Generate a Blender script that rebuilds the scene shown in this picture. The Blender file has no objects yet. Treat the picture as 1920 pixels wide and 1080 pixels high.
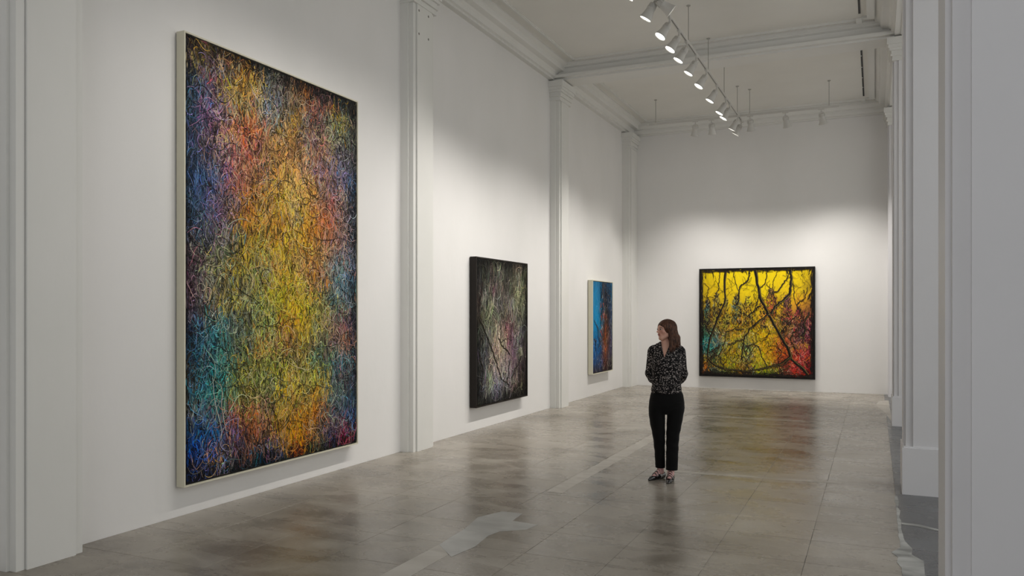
import bpy, bmesh, math, random
import numpy as np
from mathutils import Vector, Matrix
import openvdb as vdb

S = bpy.context.scene
COL = S.collection
PI = math.pi

# ------------------------------------------------------------------ camera, world, light, exposure
cam_data = bpy.data.cameras.new('camera')
cam = bpy.data.objects.new('camera', cam_data); COL.objects.link(cam)
cam.location = (0, 0, 1.72)
cam.rotation_euler = (PI/2, 0, math.asin(.4129))
cam_data.sensor_width = 36.0
cam_data.lens = 1500/1920*36
cam_data.shift_y = 47/1920
cam_data.clip_start = .05; cam_data.clip_end = 100
S.camera = cam

w = bpy.data.worlds.new('world'); S.world = w; w.use_nodes = True
w.node_tree.nodes['Background'].inputs[0].default_value = (.80, .88, 1, 1)
w.node_tree.nodes['Background'].inputs[1].default_value = .35
S.view_settings.view_transform = 'Standard'
S.view_settings.look = 'None'
S.view_settings.gamma = 1
S.view_settings.use_curve_mapping = False
S.view_settings.exposure = 0.0

SPOT_W = 138.0            # power of one gallery spotlight
SPOT_COL = (1.0, .953, .893)

def area_light(name, loc, rot, sx, sy, power, col):
    L = bpy.data.lights.new(name, 'AREA'); L.shape = 'RECTANGLE'; L.size = sx; L.size_y = sy
    L.energy = power; L.color = col
    o = bpy.data.objects.new(name, L); COL.objects.link(o); o.location = loc; o.rotation_euler = rot
    return o
# soft cool light of the neighbouring rooms: behind the camera and in the side room; an added fill follows
area_light('rear_room_light', (-1.5, -4.3, 3.6), (math.radians(84), 0, 0), 6.5, 3.6, 120, (.95, .965, 1))
area_light('side_room_light', (3.9, 5.0, 6.0), (0, 0, 0), 3.2, 10, 110, (.84, .92, 1))
area_light('side_fill_light', (6.3, 9.5, 3.0), (0, math.radians(90), 0), 4.2, 17, 290, (1, .98, .93))  # added warm fill to lift the whole gallery; the side wall has no window

# ------------------------------------------------------------------ helpers
def srgb(c):
    c = np.asarray(c, float)/255.0
    return np.where(c <= .04045, c/12.92, ((c+.055)/1.055)**2.4)

def link(o, parent=None):
    COL.objects.link(o)
    if parent is not None: o.parent = parent
    return o

def mesh_obj(name, verts, faces, mat, parent=None, smooth=False, kind=None, label=None, cat=None, group=None):
    me = bpy.data.meshes.new(name)
    me.from_pydata([tuple(v) for v in verts], [], [tuple(f) for f in faces])
    me.update()
    if smooth:
        me.polygons.foreach_set('use_smooth', [True]*len(me.polygons))
    if mat: me.materials.append(mat)
    o = link(bpy.data.objects.new(name, me), parent)
    tag(o, label, cat, group, kind)
    return o

def bm_obj(name, bm, mat, parent=None, smooth=False, **k):
    me = bpy.data.meshes.new(name)
    bmesh.ops.recalc_face_normals(bm, faces=bm.faces)
    bm.to_mesh(me); bm.free()
    if smooth: me.polygons.foreach_set('use_smooth', [True]*len(me.polygons))
    if mat: me.materials.append(mat)
    o = link(bpy.data.objects.new(name, me), parent)
    tag(o, **k)
    return o

def tag(o, label=None, cat=None, group=None, kind=None):
    if label: o['label'] = label
    if cat: o['category'] = cat
    if group: o['group'] = group
    if kind: o['kind'] = kind

def empty(name, loc, rz=0, parent=None, **k):
    o = link(bpy.data.objects.new(name, None), parent)
    o.location = loc; o.rotation_euler = (0, 0, rz); o.empty_display_size = .1
    tag(o, **k)
    return o

def add_box(bm, lo, hi):
    x0, y0, z0 = lo; x1, y1, z1 = hi
    v = [bm.verts.new(p) for p in ((x0,y0,z0),(x1,y0,z0),(x1,y1,z0),(x0,y1,z0),(x0,y0,z1),(x1,y0,z1),(x1,y1,z1),(x0,y1,z1))]
    for f in ((0,3,2,1),(4,5,6,7),(0,1,5,4),(1,2,6,5),(2,3,7,6),(3,0,4,7)):
        bm.faces.new([v[i] for i in f])

def box(name, lo, hi, mat, parent=None, bevel=0, **k):
    bm = bmesh.new(); add_box(bm, lo, hi)
    if bevel: bmesh.ops.bevel(bm, geom=bm.edges[:], offset=bevel, segments=2, affect='EDGES', profile=.6)
    return bm_obj(name, bm, mat, parent, **k)

def prism(name, prof, axis, a, b, mat, parent=None, **k):
    """closed 2-D outline swept from a to b along an axis; outline gives the two other coordinates in xyz order"""
    def P(p, t):
        return {'x': (t, p[0], p[1]), 'y': (p[0], t, p[1]), 'z': (p[0], p[1], t)}[axis]
    bm = bmesh.new()
    A = [bm.verts.new(P(p, a)) for p in prof]; B = [bm.verts.new(P(p, b)) for p in prof]
    n = len(prof)
    for i in range(n): bm.faces.new((A[i], A[(i+1) % n], B[(i+1) % n], B[i]))
    bm.faces.new(A); bm.faces.new(B[::-1])
    return bm_obj(name, bm, mat, parent, **k)

def lathe_bm(bm, prof, seg=24):
    """profile of (r, z) turned about z"""
    rings = []
    for r, z in prof:
        if r < 1e-6: rings.append([bm.verts.new((0, 0, z))])
        else: rings.append([bm.verts.new((r*math.cos(2*PI*i/seg), r*math.sin(2*PI*i/seg), z)) for i in range(seg)])
    for a, b in zip(rings, rings[1:]):
        for i in range(seg):
            j = (i+1) % seg
            if len(a) == 1 and len(b) == 1: continue
            if len(a) == 1: bm.faces.new((a[0], b[i], b[j]))
            elif len(b) == 1: bm.faces.new((a[i], b[0], a[j]))
            else: bm.faces.new((a[i], b[i], b[j], a[j]))

def tube_bm(bm, pts, r, seg=8):
    pts = [Vector(p) for p in pts]; rings = []
    for i, p in enumerate(pts):
        d = (pts[min(i+1, len(pts)-1)]-pts[max(i-1, 0)]).normalized()
        u = d.orthogonal().normalized(); 
        if rings: 
            u = (pu - d*pu.dot(d)).normalized()
        pu = u; v = d.cross(u)
        rr = r[i] if isinstance(r, (list, tuple)) else r
        rings.append([bm.verts.new(p+(u*math.cos(2*PI*k/seg)+v*math.sin(2*PI*k/seg))*rr) for k in range(seg)])
    for a, b in zip(rings, rings[1:]):
        for k in range(seg): bm.faces.new((a[k], a[(k+1) % seg], b[(k+1) % seg], b[k]))
    bm.faces.new(rings[0][::-1]); bm.faces.new(rings[-1])

# ------------------------------------------------------------------ materials
def new_mat(name, col=(.8,.8,.8), rough=.6, metal=0):
    m = bpy.data.materials.new(name); m.use_nodes = True
    b = m.node_tree.nodes['Principled BSDF']
    b.inputs['Base Color'].default_value = (*col, 1); b.inputs['Roughness'].default_value = rough
    b.inputs['Metallic'].default_value = metal
    return m, m.node_tree, b
def N(t, kind, **kw):
    n = t.nodes.new(kind)
    for k, v in kw.items():
        if k in n.inputs: n.inputs[k].default_value = v
        else: setattr(n, k, v)
    return n
def ramp(t, stops):
    r = t.nodes.new('ShaderNodeValToRGB'); e = r.color_ramp.elements
    while len(e) < len(stops): e.new(.5)
    for el, (p, c) in zip(e, stops):
        el.position = p; el.color = (*c, 1) if len(c) == 3 else c
    return r
def pos_scaled(t, scale):
    g = N(t, 'ShaderNodeNewGeometry'); m = N(t, 'ShaderNodeMapping'); m.inputs['Scale'].default_value = scale
    t.links.new(g.outputs['Position'], m.inputs['Vector']); return m.outputs['Vector']
def bump(t, b, src, strength, dist):
    n = N(t, 'ShaderNodeBump', Strength=strength, Distance=dist)
    t.links.new(src, n.inputs['Height']); t.links.new(n.outputs['Normal'], b.inputs['Normal'])

def plaster(name, c1, c2, rough=.62):
    m, t, b = new_mat(name, c1, rough)
    v = pos_scaled(t, (1, 1, .6))
    n = N(t, 'ShaderNodeTexNoise', Scale=1.3, Detail=4.0); t.links.new(v, n.inputs['Vector'])
    r = ramp(t, [(.3, c1), (.7, c2)]); t.links.new(n.outputs['Fac'], r.inputs['Fac'])
    t.links.new(r.outputs['Color'], b.inputs['Base Color'])
    n2 = N(t, 'ShaderNodeTexNoise', Scale=14.0, Detail=6.0); t.links.new(v, n2.inputs['Vector'])
    bump(t, b, n2.outputs['Fac'], .25, .006)
    return m
M_wall = plaster('wall_paint', (.80,.79,.78), (.765,.76,.745))
M_trim = plaster('trim_paint', (.77,.765,.74), (.73,.73,.70), .5)
M_ceil = plaster('ceiling_paint', (.78,.77,.73), (.75,.74,.70), .7)
M_pier = plaster('pier_paint', (.775,.77,.785), (.74,.735,.75), .5)
M_slot, _, _ = new_mat('slot_black', (.006,.006,.006), .5)

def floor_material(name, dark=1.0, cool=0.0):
    m, t, b = new_mat(name)
    L = t.links
    v = pos_scaled(t, (1, 1, 1))
    n1 = N(t, 'ShaderNodeTexNoise', Scale=.75, Detail=6.0, Roughness=.62, Distortion=.4); L.new(v, n1.inputs['Vector'])
    vs = pos_scaled(t, (.8, 1.5, 1))
    n2 = N(t, 'ShaderNodeTexNoise', Scale=2.0, Detail=6.0, Roughness=.62, Distortion=.5); L.new(vs, n2.inputs['Vector'])
    n3 = N(t, 'ShaderNodeTexNoise', Scale=45.0, Detail=3.0); L.new(v, n3.inputs['Vector'])
    a = N(t, 'ShaderNodeMath', operation='ADD'); L.new(n1.outputs['Fac'], a.inputs[0]); L.new(n2.outputs['Fac'], a.inputs[1])
    a2 = N(t, 'ShaderNodeMath', operation='MULTIPLY_ADD'); L.new(n3.outputs['Fac'], a2.inputs[0]); a2.inputs[1].default_value = .25; L.new(a.outputs[0], a2.inputs[2])
    oi = N(t, 'ShaderNodeObjectInfo')
    a3 = N(t, 'ShaderNodeMath', operation='MULTIPLY_ADD'); L.new(oi.outputs['Random'], a3.inputs[0]); a3.inputs[1].default_value = .10; L.new(a2.outputs[0], a3.inputs[2])
    h = N(t, 'ShaderNodeMath', operation='MULTIPLY'); L.new(a3.outputs[0], h.inputs[0]); h.inputs[1].default_value = .5
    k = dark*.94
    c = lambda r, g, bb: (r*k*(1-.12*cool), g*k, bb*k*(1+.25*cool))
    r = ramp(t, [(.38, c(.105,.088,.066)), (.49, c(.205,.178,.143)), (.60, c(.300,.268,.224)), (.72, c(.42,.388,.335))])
    L.new(h.outputs[0], r.inputs['Fac']); L.new(r.outputs['Color'], b.inputs['Base Color'])
    rr = N(t, 'ShaderNodeMapRange'); rr.inputs['From Min'].default_value = .3; rr.inputs['From Max'].default_value = .7
    rr.inputs['To Min'].default_value = .20; rr.inputs['To Max'].default_value = .36
    L.new(n2.outputs['Fac'], rr.inputs['Value']); L.new(rr.outputs[0], b.inputs['Roughness'])
    b.inputs['Specular IOR Level'].default_value = .5
    bump(t, b, n3.outputs['Fac'], .12, .003)
    return m
M_floor = floor_material('polished_concrete')
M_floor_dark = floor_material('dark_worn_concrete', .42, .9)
def joint_mat():
    m, t, b = new_mat('joint_filler', (.2,.18,.15), .6)
    v = pos_scaled(t, (1,1,1)); n = N(t, 'ShaderNodeTexNoise', Scale=.9, Detail=2.0); t.links.new(v, n.inputs['Vector'])
    r = ramp(t, [(.42, (.07,.06,.05)), (.56, (.50,.45,.38))]); t.links.new(n.outputs['Fac'], r.inputs['Fac'])
    t.links.new(r.outputs['Color'], b.inputs['Base Color']); return m
M_joint = joint_mat()
def infill_mat(name, c1, c2, rough=.38):
    m, t, b = new_mat(name, c1, rough)
    v = pos_scaled(t, (1,1.8,1)); n = N(t, 'ShaderNodeTexNoise', Scale=3.5, Detail=7.0, Distortion=.6); t.links.new(v, n.inputs['Vector'])
    r = ramp(t, [(.35, c1), (.65, c2)]); t.links.new(n.outputs['Fac'], r.inputs['Fac'])
    t.links.new(r.outputs['Color'], b.inputs['Base Color']); return m
M_infill = infill_mat('trench_infill', (.36,.33,.285), (.50,.47,.42))
M_patch = infill_mat('patch_cement', (.34,.34,.325), (.47,.47,.45), .34)
M_smear = infill_mat('pale_smear', (.20,.20,.19), (.46,.46,.44), .5)

# ------------------------------------------------------------------ room dimensions (metres)
XW = -5.36          # left wall face
YB = 18.65          # back wall face
ZC = 6.20           # ceiling
ZS = 5.93           # soffit of beams and cornices
XR = .25            # faces of the right-hand piers
PY = [3.54, 8.56, 13.58, 18.14]     # near edges of the pilaster fronts
XSIDE = 6.5; YREAR = -5.0

# walls, ceiling
box('wall_left', (XW-.2, YREAR, 0), (XW, YB+.2, 6.45), M_wall, kind='structure')
box('wall_back', (XW, YB, 0), (XSIDE, YB+.2, 6.45), M_wall, kind='structure')
box('wall_side_room', (XSIDE, YREAR, 0), (XSIDE+.2, YB+.2, 6.45), M_wall, kind='structure')
box('wall_rear', (XW, YREAR-.2, 0), (XSIDE, YREAR, 6.45), M_wall, kind='structure')
box('ceiling', (XW-.2, YREAR-.2, ZC), (XSIDE+.2, YB+.2, ZC+.2), M_ceil, kind='structure')

# floor: base with the score-line filler colour, slabs on it as parts
floor = box('floor', (XW-.2, YREAR-.2, -.2), (XSIDE+.2, YB+.2, -.003), M_joint, kind='structure')
xs = [-5.36, -4.745, -4.13, -3.515, -2.90, -2.285, -1.67, -1.055, -.44, .18]
Y0 = 4.06-3*.598
ys = [Y0+.598*k for k in range(28)] + [YB]
slab_cache = {}
def slab(x0, x1, y0, y1, mat=M_floor, gap=.0013):
    key = (round(x1-x0, 3), round(y1-y0, 3), mat.name)
    if key not in slab_cache:
        w_, d_ = (x1-x0)/2-gap, (y1-y0)/2-gap
        c = .0012
        lo, up = -.0030, 0
        V = [(-w_,-d_,lo),(w_,-d_,lo),(w_,d_,lo),(-w_,d_,lo),(-w_,-d_,up-c),(w_,-d_,up-c),(w_,d_,up-c),(-w_,d_,up-c),
             (-w_+c,-d_+c,up),(w_-c,-d_+c,up),(w_-c,d_-c,up),(-w_+c,d_-c,up)]
        F = [(0,3,2,1)]+[(i,(i+1)%4,4+(i+1)%4,4+i) for i in range(4)]+[(4+i,4+(i+1)%4,8+(i+1)%4,8+i) for i in range(4)]+[(8,9,10,11)]
        me = bpy.data.meshes.new('floor_slab'); me.from_pydata(V, [], F); me.materials.append(mat); slab_cache[key] = me
    o = link(bpy.data.objects.new('floor_slab', slab_cache[key]), floor)
    o.location = ((x0+x1)/2, (y0+y1)/2, 0)
    return o
for j in range(len(ys)-1):
    for i in range(len(xs)-1):
        slab(xs[i], xs[i+1], ys[j], ys[j+1])
box('floor_rear_field', (XW, YREAR, -.003), (.18, Y0, 0), M_floor, floor)
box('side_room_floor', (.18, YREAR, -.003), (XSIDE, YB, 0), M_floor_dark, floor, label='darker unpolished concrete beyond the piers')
def flat_part(name, pts, mat, z1, parent=floor, label=None, z0=-.001):
    bm = bmesh.new()
    A = [bm.verts.new((x, y, z1)) for x, y in pts]; B = [bm.verts.new((x, y, z0)) for x, y in pts]
    f = bm.faces.new(A); bm.faces.new(B[::-1])
    for i in range(len(pts)): bm.faces.new((A[i], B[i], B[(i+1)%len(pts)], A[(i+1)%len(pts)]))
    bmesh.ops.triangulate(bm, faces=bm.faces[:])
    return bm_obj(name, bm, mat, parent, label=label)
rnd = random.Random(5)
def ragged(x0, y0, x1, y1, j, n):
    return [(x0+(x1-x0)*i/n+rnd.uniform(-j, j), y0+(y1-y0)*i/n+rnd.uniform(-j, j)) for i in range(n+1)]
flat_part('infill_strip', ragged(-2.77, 1.0, -2.76, 5.0, .006, 14)+ragged(-2.95, 5.2, -2.95, 1.0, .003, 4), M_infill, .0012, label='pale trench filling nearest the camera')
flat_part('infill_strip', ragged(-2.72, 7.15, -2.70, 13.5, .008, 26)+ragged(-2.87, 13.5, -2.88, 7.15, .005, 20), M_infill, .0012, label='long pale trench filling running to the back')
flat_part('infill_strip', ragged(-2.70, 13.44, -1.0, 13.44, .008, 12)+ragged(-1.0, 13.56, -2.70, 13.56, .008, 12), M_infill, .0010, label='pale cross strip in front of the yellow painting')
flat_part('infill_strip', ragged(-2.1, 8.60, -.30, 8.70, .01, 16)+ragged(-.30, 8.79, -2.1, 8.70, .01, 16), M_infill, .0010, label='pale cross strip beside the person')
flat_part('cement_patch', [(-2.94,5.18),(-2.96,5.36),(-2.97,5.63),(-3.04,6.01),(-2.94,6.28),(-2.75,6.28),(-2.73,6.03),(-2.49,6.0),(-2.52,5.83),(-2.69,5.7),(-2.72,5.56),(-2.68,5.25),(-2.70,5.11),(-2.72,4.96)],
          M_patch, .0022, label='smooth grey cement patch')
flat_part('mortar_smear', ragged(.196, 4.6, .196, 8.35, .010, 30)+ragged(.172, 8.35, .166, 4.6, .004, 30), M_smear, .0015, label='thin whitish mortar line along the slab edge')
flat_part('mortar_smear', [(.165,4.6),(.165,6.0),(.14,6.12),(.15,6.25),(.11,6.36),(.14,6.44),(.172,6.52),(.19,6.95),(.21,6.7),(.25,6.52),(.24,6.36),(.31,6.22),(.30,5.9),(.36,5.6),(.33,5.2),(.38,4.9),(.36,4.6)], M_smear, .0022, label='broad whitish mortar smear')
flat_part('mortar_smear', [(.20,7.24),(.32,7.21),(.52,7.10),(.53,7.13),(.34,7.28),(.20,7.30)], M_smear, .0022, label='narrow whitish streak across the dark concrete')
flat_part('mortar_smear', [(.25,13.94),(.16,15.26),(.06,16.0),(.02,16.6),(.1,17.3),(.25,17.4)], M_infill, .0012, label='pale worn corner by the far pier')

# ------------------------------------------------------------------ pilasters and piers
def pil_profile(x_wall, sgn, y0, L=.36, mirror=True):
    p = [(0,-.09),(.108,-.09),(.108,-.065),(.17,-.065),(.17,-.004),(.164,-.004),(.164,0),(.19,0)]
    q = [(d, L-y) for d, y in reversed(p)] if mirror else [(.19, L),(0, L)]
    return [(x_wall+sgn*d, y0+y) for d, y in p+q]
def grow(pr, x_wall, sgn, e, y0, L):
    """outline pushed outward by e for capitals and bases"""
    c = y0+L/2
    return [(x_wall+sgn*0 if abs(x-x_wall) < 1e-6 else x+sgn*e, y+(e if y > c else -e)) for x, y in pr]
CAP = [(5.56,5.58,.012),(5.58,5.63,.004),(5.63,5.66,.030),(5.66,5.71,.018),(5.71,5.75,.045),(5.75,5.80,.062),(5.80,5.905,.080)]
def make_capital(x_wall, sgn, y0, L, parent, mat):
    bm = bmesh.new()
    for z0, z1, e in CAP:
        ya, yb = y0-.09-e, y0+L+.09+e
        if yb > YB: yb = YB
        add_box(bm, (min(x_wall, x_wall+sgn*(.19+e)), ya, z0), (max(x_wall, x_wall+sgn*(.19+e)), yb, z1))
    return bm_obj('capital', bm, mat, parent)
PNAMES = ['nearest the camera at the left edge of the photo', 'right of the largest painting', 'between the dark painting and the blue painting', 'in the far left corner']
for i, y0 in enumerate(PY):
    last = i == 3
    p = prism('pilaster', pil_profile(XW, 1, y0, .36 if not last else YB-y0, not last), 'z', 0, ZS, M_trim, kind='structure',
              label='white stepped wall pilaster '+PNAMES[i])
    make_capital(XW, 1, y0, .36, p, M_trim)
    if i == 1:
        for (hy, hz) in ((8.60,5.49),(8.83,5.49),(8.60,5.20),(8.83,5.20)):  # bolt holes, drawn as small raised discs in dark grey
            bm = bmesh.new(); lathe_bm(bm, [(0,.004),(.012,.003),(.016,0),(.016,-.01),(0,-.01)], 12)
            h = bm_obj('bolt_hole', bm, new_mat('bolt_hole_grey', (.22,.21,.19), .6)[0], p, label='small dark disc marking a bolt hole')
            h.location = (XW+.19, hy, hz); h.rotation_euler = (0, PI/2, 0)
QN = ['nearest the camera at the right edge of the photo', 'second from the camera with a tall base block', 'third from the camera in front of the back wall', 'in the far right corner']
for i, y0 in enumerate(PY):
    last = i == 3
    L = .36 if not last else YB-y0
    xw = XR+.19
    pr = pil_profile(xw, -1, y0, L, not last)
    # the pier body continues to the right behind the stepped edge
    ya, yb = pr[0][1], pr[-1][1]
    outline = pr + [(xw+.72, yb), (xw+.72, ya)]
    p = prism('pier', outline, 'z', 0, ZC, M_pier, kind='structure', label='white stepped pier '+QN[i])
    bm = bmesh.new()
    for z0, z1, e in CAP:
        add_box(bm, (XR-e, ya-e, z0), (xw+.72+e, min(YB, yb+e), z1))
    bm_obj('capital', bm, M_trim, p)
    if i in (1, 2):
        bm = bmesh.new()
        add_box(bm, (XR-.012, ya-.025, .0), (xw+.735, yb+.025, .455))
        bmesh.ops.bevel(bm, geom=[e for e in bm.edges if all(v.co.z > .4 for v in e.verts)], offset=.014, segments=2, affect='EDGES')
        bm_obj('base_block', bm, M_pier, p)

# header over the openings on the right
prism('trim_1', [(.36, ZS-.01), (1.10, ZS-.01), (1.10, ZC), (.36, ZC)], 'y', YREAR, YB, M_trim, kind='structure', label='white header beam over the pier openings')

# cornices: outline in (distance from wall, z)
CORN = [(0,5.93),(.085,5.93),(.085,5.965),(.12,5.975),(.135,6.03),(.165,6.06),(.255,6.075),(.27,6.10),(.285,6.145),(.33,6.165),(.36,6.175),(.36,ZC),(0,ZC)]
BEAMS = [(-1.75,-1.15), (3.37,3.99), (8.42,9.04), (13.44,14.06)]
prev = YREAR; n = 2
spans = []
for a, b in BEAMS: spans.append((prev, a)); prev = b
spans.append((prev, YB))
prism('trim_2', [(XW+d, z) for d, z in CORN], 'y', YREAR, YB, M_trim, kind='structure', label='stepped cornice along the left wall')
prism('trim_3', [(XR+.11-d, z) for d, z in CORN], 'y', YREAR, YB, M_trim, kind='structure', label='stepped cornice along the right header')
CB = [(0,5.92),(.05,5.92),(.05,5.95),(.09,5.96),(.11,6.01),(.11,6.05),(.16,6.06),(.20,6.12),(.24,6.13),(.24,ZC),(0,ZC)]
prism('trim_4', [(YB-d, z) for d, z in CB], 'x', XW, XR+.1, M_trim, kind='structure', label='stepped cornice along the back wall')
for k, (a, b) in enumerate(BEAMS):
    prof = [(a+.09,5.925),(a+.09,5.955),(a,5.955),(a,6.01),(a+.075,6.012),(a+.075,6.12),(a+.015,6.135),(a+.015,6.15),(a-.03,6.175),(a-.03,ZC),
            (b+.03,ZC),(b+.03,6.175),(b-.015,6.15),(b-.015,6.135),(b-.075,6.12),(b-.075,6.012),(b,6.01),(b,5.955),(b-.09,5.955),(b-.09,5.925)]
    prism('trim_%d' % (5+k), prof, 'x', XW+.02, XR+.3, M_trim, kind='structure', label='moulded ceiling cross beam '+['behind the camera','above the camera','above the second pier','above the third pier'][k])
# moulded frames on the coffers
t_i = 9
for k, (a, b) in enumerate(spans):
    ins = .14
    x0, x1 = XW+.50, -.158
    y0, y1 = a+ins, b-(ins if b < YB-.1 else .36)
    bm = bmesh.new()
    def bead(lo, hi):
        add_box(bm, (lo[0], lo[1], ZC-.018), (hi[0], hi[1], ZC))
        m = .012
        dx, dy = hi[0]-lo[0], hi[1]-lo[1]
        if dx > dy: add_box(bm, (lo[0], lo[1]+m, ZC-.032), (hi[0], hi[1]-m, ZC-.018))
        else: add_box(bm, (lo[0]+m, lo[1], ZC-.032), (hi[0]-m, hi[1], ZC-.018))
    bead((x0, y0), (x0+.05, y1)); bead((x0, y0), (x1, y0+.05)); bead((x0, y1-.05), (x1, y1))
    # broader raised border on the right side with small corner blocks
    add_box(bm, (x1+.05, y0+.12, ZC-.06), (x1+.158, y1-.12, ZC))
    add_box(bm, (x1-.02, y0+.02, ZC-.03), (x1+.158, y0+.12, ZC))
    add_box(bm, (x1-.02, y1-.12, ZC-.03), (x1+.158, y1-.02, ZC))
    for yy in (y0-.02, y1-.07):
        add_box(bm, (x1-.10, yy, ZC-.06), (x1-.02, yy+.09, ZC))
    tr = bm_obj('trim_%d' % t_i, bm, M_trim, kind='structure', label='thin moulded frame on the ceiling, bay %d' % (k+1)); t_i += 1
    if k >= 2:
        s0 = y0+.28; s1 = y1-.26
        bm = bmesh.new(); add_box(bm, (-.222, s0, ZC-.004), (-.192, s1, ZC))
        bm_obj('air_slot', bm, M_slot, tr, label='long black air slot')
        for q in range(1, 5):
            yy = s0+(s1-s0)*q/5
            box('slot_bridge', (-.226, yy-.02, ZC-.006), (-.204, yy+.02, ZC-.004), M_trim, tr)

# ------------------------------------------------------------------ lighting tracks and spotlights
M_white, _, _ = new_mat('lamp_white', (.60,.59,.56), .42)
M_lens, tl, bl = new_mat('lamp_lens', (1,1,1), .3)
bl.inputs['Emission Color'].default_value = (1, .97, .90, 1); bl.inputs['Emission Strength'].default_value = 9
M_metal, _, _ = new_mat('rod_metal', (.42,.41,.38), .45, .3)
ZT = 5.63; XT = -2.47; YT = 16.55

def make_track(name, a, b, label, rods):
    a = Vector(a); b = Vector(b); L = (b-a).length
    ang = math.atan2((b-a).y, (b-a).x)
    root = empty(name, a, ang, label=label, cat='lighting track')
    w_, h_ = .018, .036
    prof = [(-w_,0),(-.005,0),(-.005,.012),(.005,.012),(.005,0),(w_,0),(w_,h_),(-w_,h_)]
    prism('rail', prof, 'x', 0, L, M_white, root)
    box('power_slot', (.01,-.0049,.004), (L-.01,.0049,.0115), M_slot, root, label='black groove under the rail')
    for d in rods:
        bm = bmesh.new(); tube_bm(bm, [(0,0,h_), (0,0,ZC-a.z)], .0065, 8)
        r = bm_obj('suspension_rod', bm, M_metal, root); r.location = (d, 0, 0)
        bm = bmesh.new(); lathe_bm(bm, [(r_, ZC-a.z-q_) for r_, q_ in ((0,.001),(.030,.001),(.030,.012),(.012,.022),(.0066,.022))], 16)
        bm_obj('ceiling_cap', bm, M_metal, r)
        box('clamp', (-.02,-.021,h_-.012), (.02,.021,h_+.012), M_white, r, bevel=.003)
    return root
YS = 3.2
make_track('lighting_track', (XT, YS, ZT), (XT, 16.95, ZT), 'long white lighting track running away toward the back wall',
           [5.6-YS, 7.1-YS, 8.62-YS-.35, 10.14-YS, 11.67-YS, 13.2-YS, 14.71-YS, 16.22-YS])
make_track('lighting_track', (-4.33, YT, ZT+.042), (-.62, YT, ZT+.042), 'short white lighting track crossing parallel to the back wall',
           [.14, 2.05, 3.53])

HOUSE = [(0,.205),(.030,.203),(.044,.197),(.050,.182),(.051,.150),(.056,.147),(.056,.136),(.052,.132),(.056,.095),(.064,.05),(.075,.014),(.082,0),(.082,-.008),(.075,-.008),(.073,.004)]
LENS = [(0,.004),(.05,.003),(.0735,.0045)]
def make_head():
    root = empty('track_spotlight', (0,0,0), cat='spotlight')
    box('adapter', (-.055,-.0165,-.022), (.055,.0165,.004), M_white, root, bevel=.003)
    bm = bmesh.new(); tube_bm(bm, [(0,0,-.02),(0,0,-.062)], .010, 10)
    lathe_bm(bm, [(0,-.058),(.017,-.058),(.017,-.072),(0,-.072)], 14)
    bm_obj('stem', bm, M_white, root)
    bm = bmesh.new(); lathe_bm(bm, HOUSE, 28)
    h = bm_obj('housing', bm, M_white, root, smooth=True)
    bm = bmesh.new(); lathe_bm(bm, LENS, 28)
    bm_obj('lens', bm, M_lens, h, smooth=True, label='glowing round lens')
    bm = bmesh.new(); tube_bm(bm, [(-.055,0,.145),(-.063,0,.175),(-.045,0,.215),(0,0,.228),(.045,0,.215),(.063,0,.175),(.055,0,.145)], .006, 8)
    bm_obj('yoke', bm, M_white, h)
    return root
proto_head = make_head(); first_head = [True]
def place_head(mount, aim, label, track_ang, power=None, cone=62, blend=.55):
    """mount: point on the track; aim: point the beam is aimed at"""
    if first_head[0]:
        r = proto_head; first_head[0] = False
    else:
        r = proto_head.copy(); COL.objects.link(r)
        for ch in list(proto_head.children):
            if ch.type == 'LIGHT': continue
            c = ch.copy(); COL.objects.link(c); c.parent = r
            for g in list(ch.children):
                d = g.copy(); COL.objects.link(d); d.parent = c
    r.location = mount; r.rotation_euler = (0, 0, track_ang)
    r['label'] = label; r['group'] = 'white spotlights on the tracks'
    pivot = Vector((0, 0, -.075))
    wp = Vector(mount)+pivot
    d = Vector(aim)-wp; d.normalize()
    # head hangs beside the pivot: the neck is at the pivot, the lens points along d
    Rz = Matrix.Rotation(-track_ang, 3, 'Z')
    dl = Rz @ d
    q = dl.to_track_quat('-Z', 'Y')
    for c in r.children:
        if c.name.split('.')[0] == 'housing':
            c.rotation_mode = 'QUATERNION'; c.rotation_quaternion = q
            c.location = pivot - (q @ Vector((0, 0, .220)))
    lens = wp + d*.220
    if power is None: power = SPOT_W
    if power > 0:
        L = bpy.data.lights.new('beam', 'SPOT'); L.energy = power; L.color = SPOT_COL
        L.spot_size = math.radians(cone); L.spot_blend = blend; L.shadow_soft_size = .045
        lo = bpy.data.objects.new('beam', L); COL.objects.link(lo)
        lo.parent = r
        Ri = Matrix.Rotation(-track_ang, 4, 'Z')
        lo.location = Ri @ (lens + d*.03 - Vector(mount))
        lo.rotation_mode = 'QUATERNION'; lo.rotation_quaternion = q
    return r
ORD = ['first','second','third','fourth','fifth','sixth','seventh','eighth','ninth','tenth','eleventh','twelfth','thirteenth']
near_pow = [.05, .12, .50, .62, .60, .50, .44, .46]
near_heads = [3.75, 4.55, 5.3, 6.05, 6.8, 7.55, 8.35, 9.0]
for i, y in enumerate(near_heads):
    big = y < 8.6
    place_head((XT, y, ZT), (XW, min(max(y-.1, 4.2), 8.8), 2.0 if big else 1.6), 'white spotlight on the long track outside the photo, %s from the camera end' % ORD[i], PI/2,
               SPOT_W*near_pow[i], 76 if big else 70, 1.0)
lens_y = [9.70, 10.36, 10.94, 11.47, 12.17, 12.92, 13.9, 14.83, 15.25, 16.28]
dy = [-.1, -1.1, -.9, -.6, -.45, -.8, -.5, -.5, -.5, .1]
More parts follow.
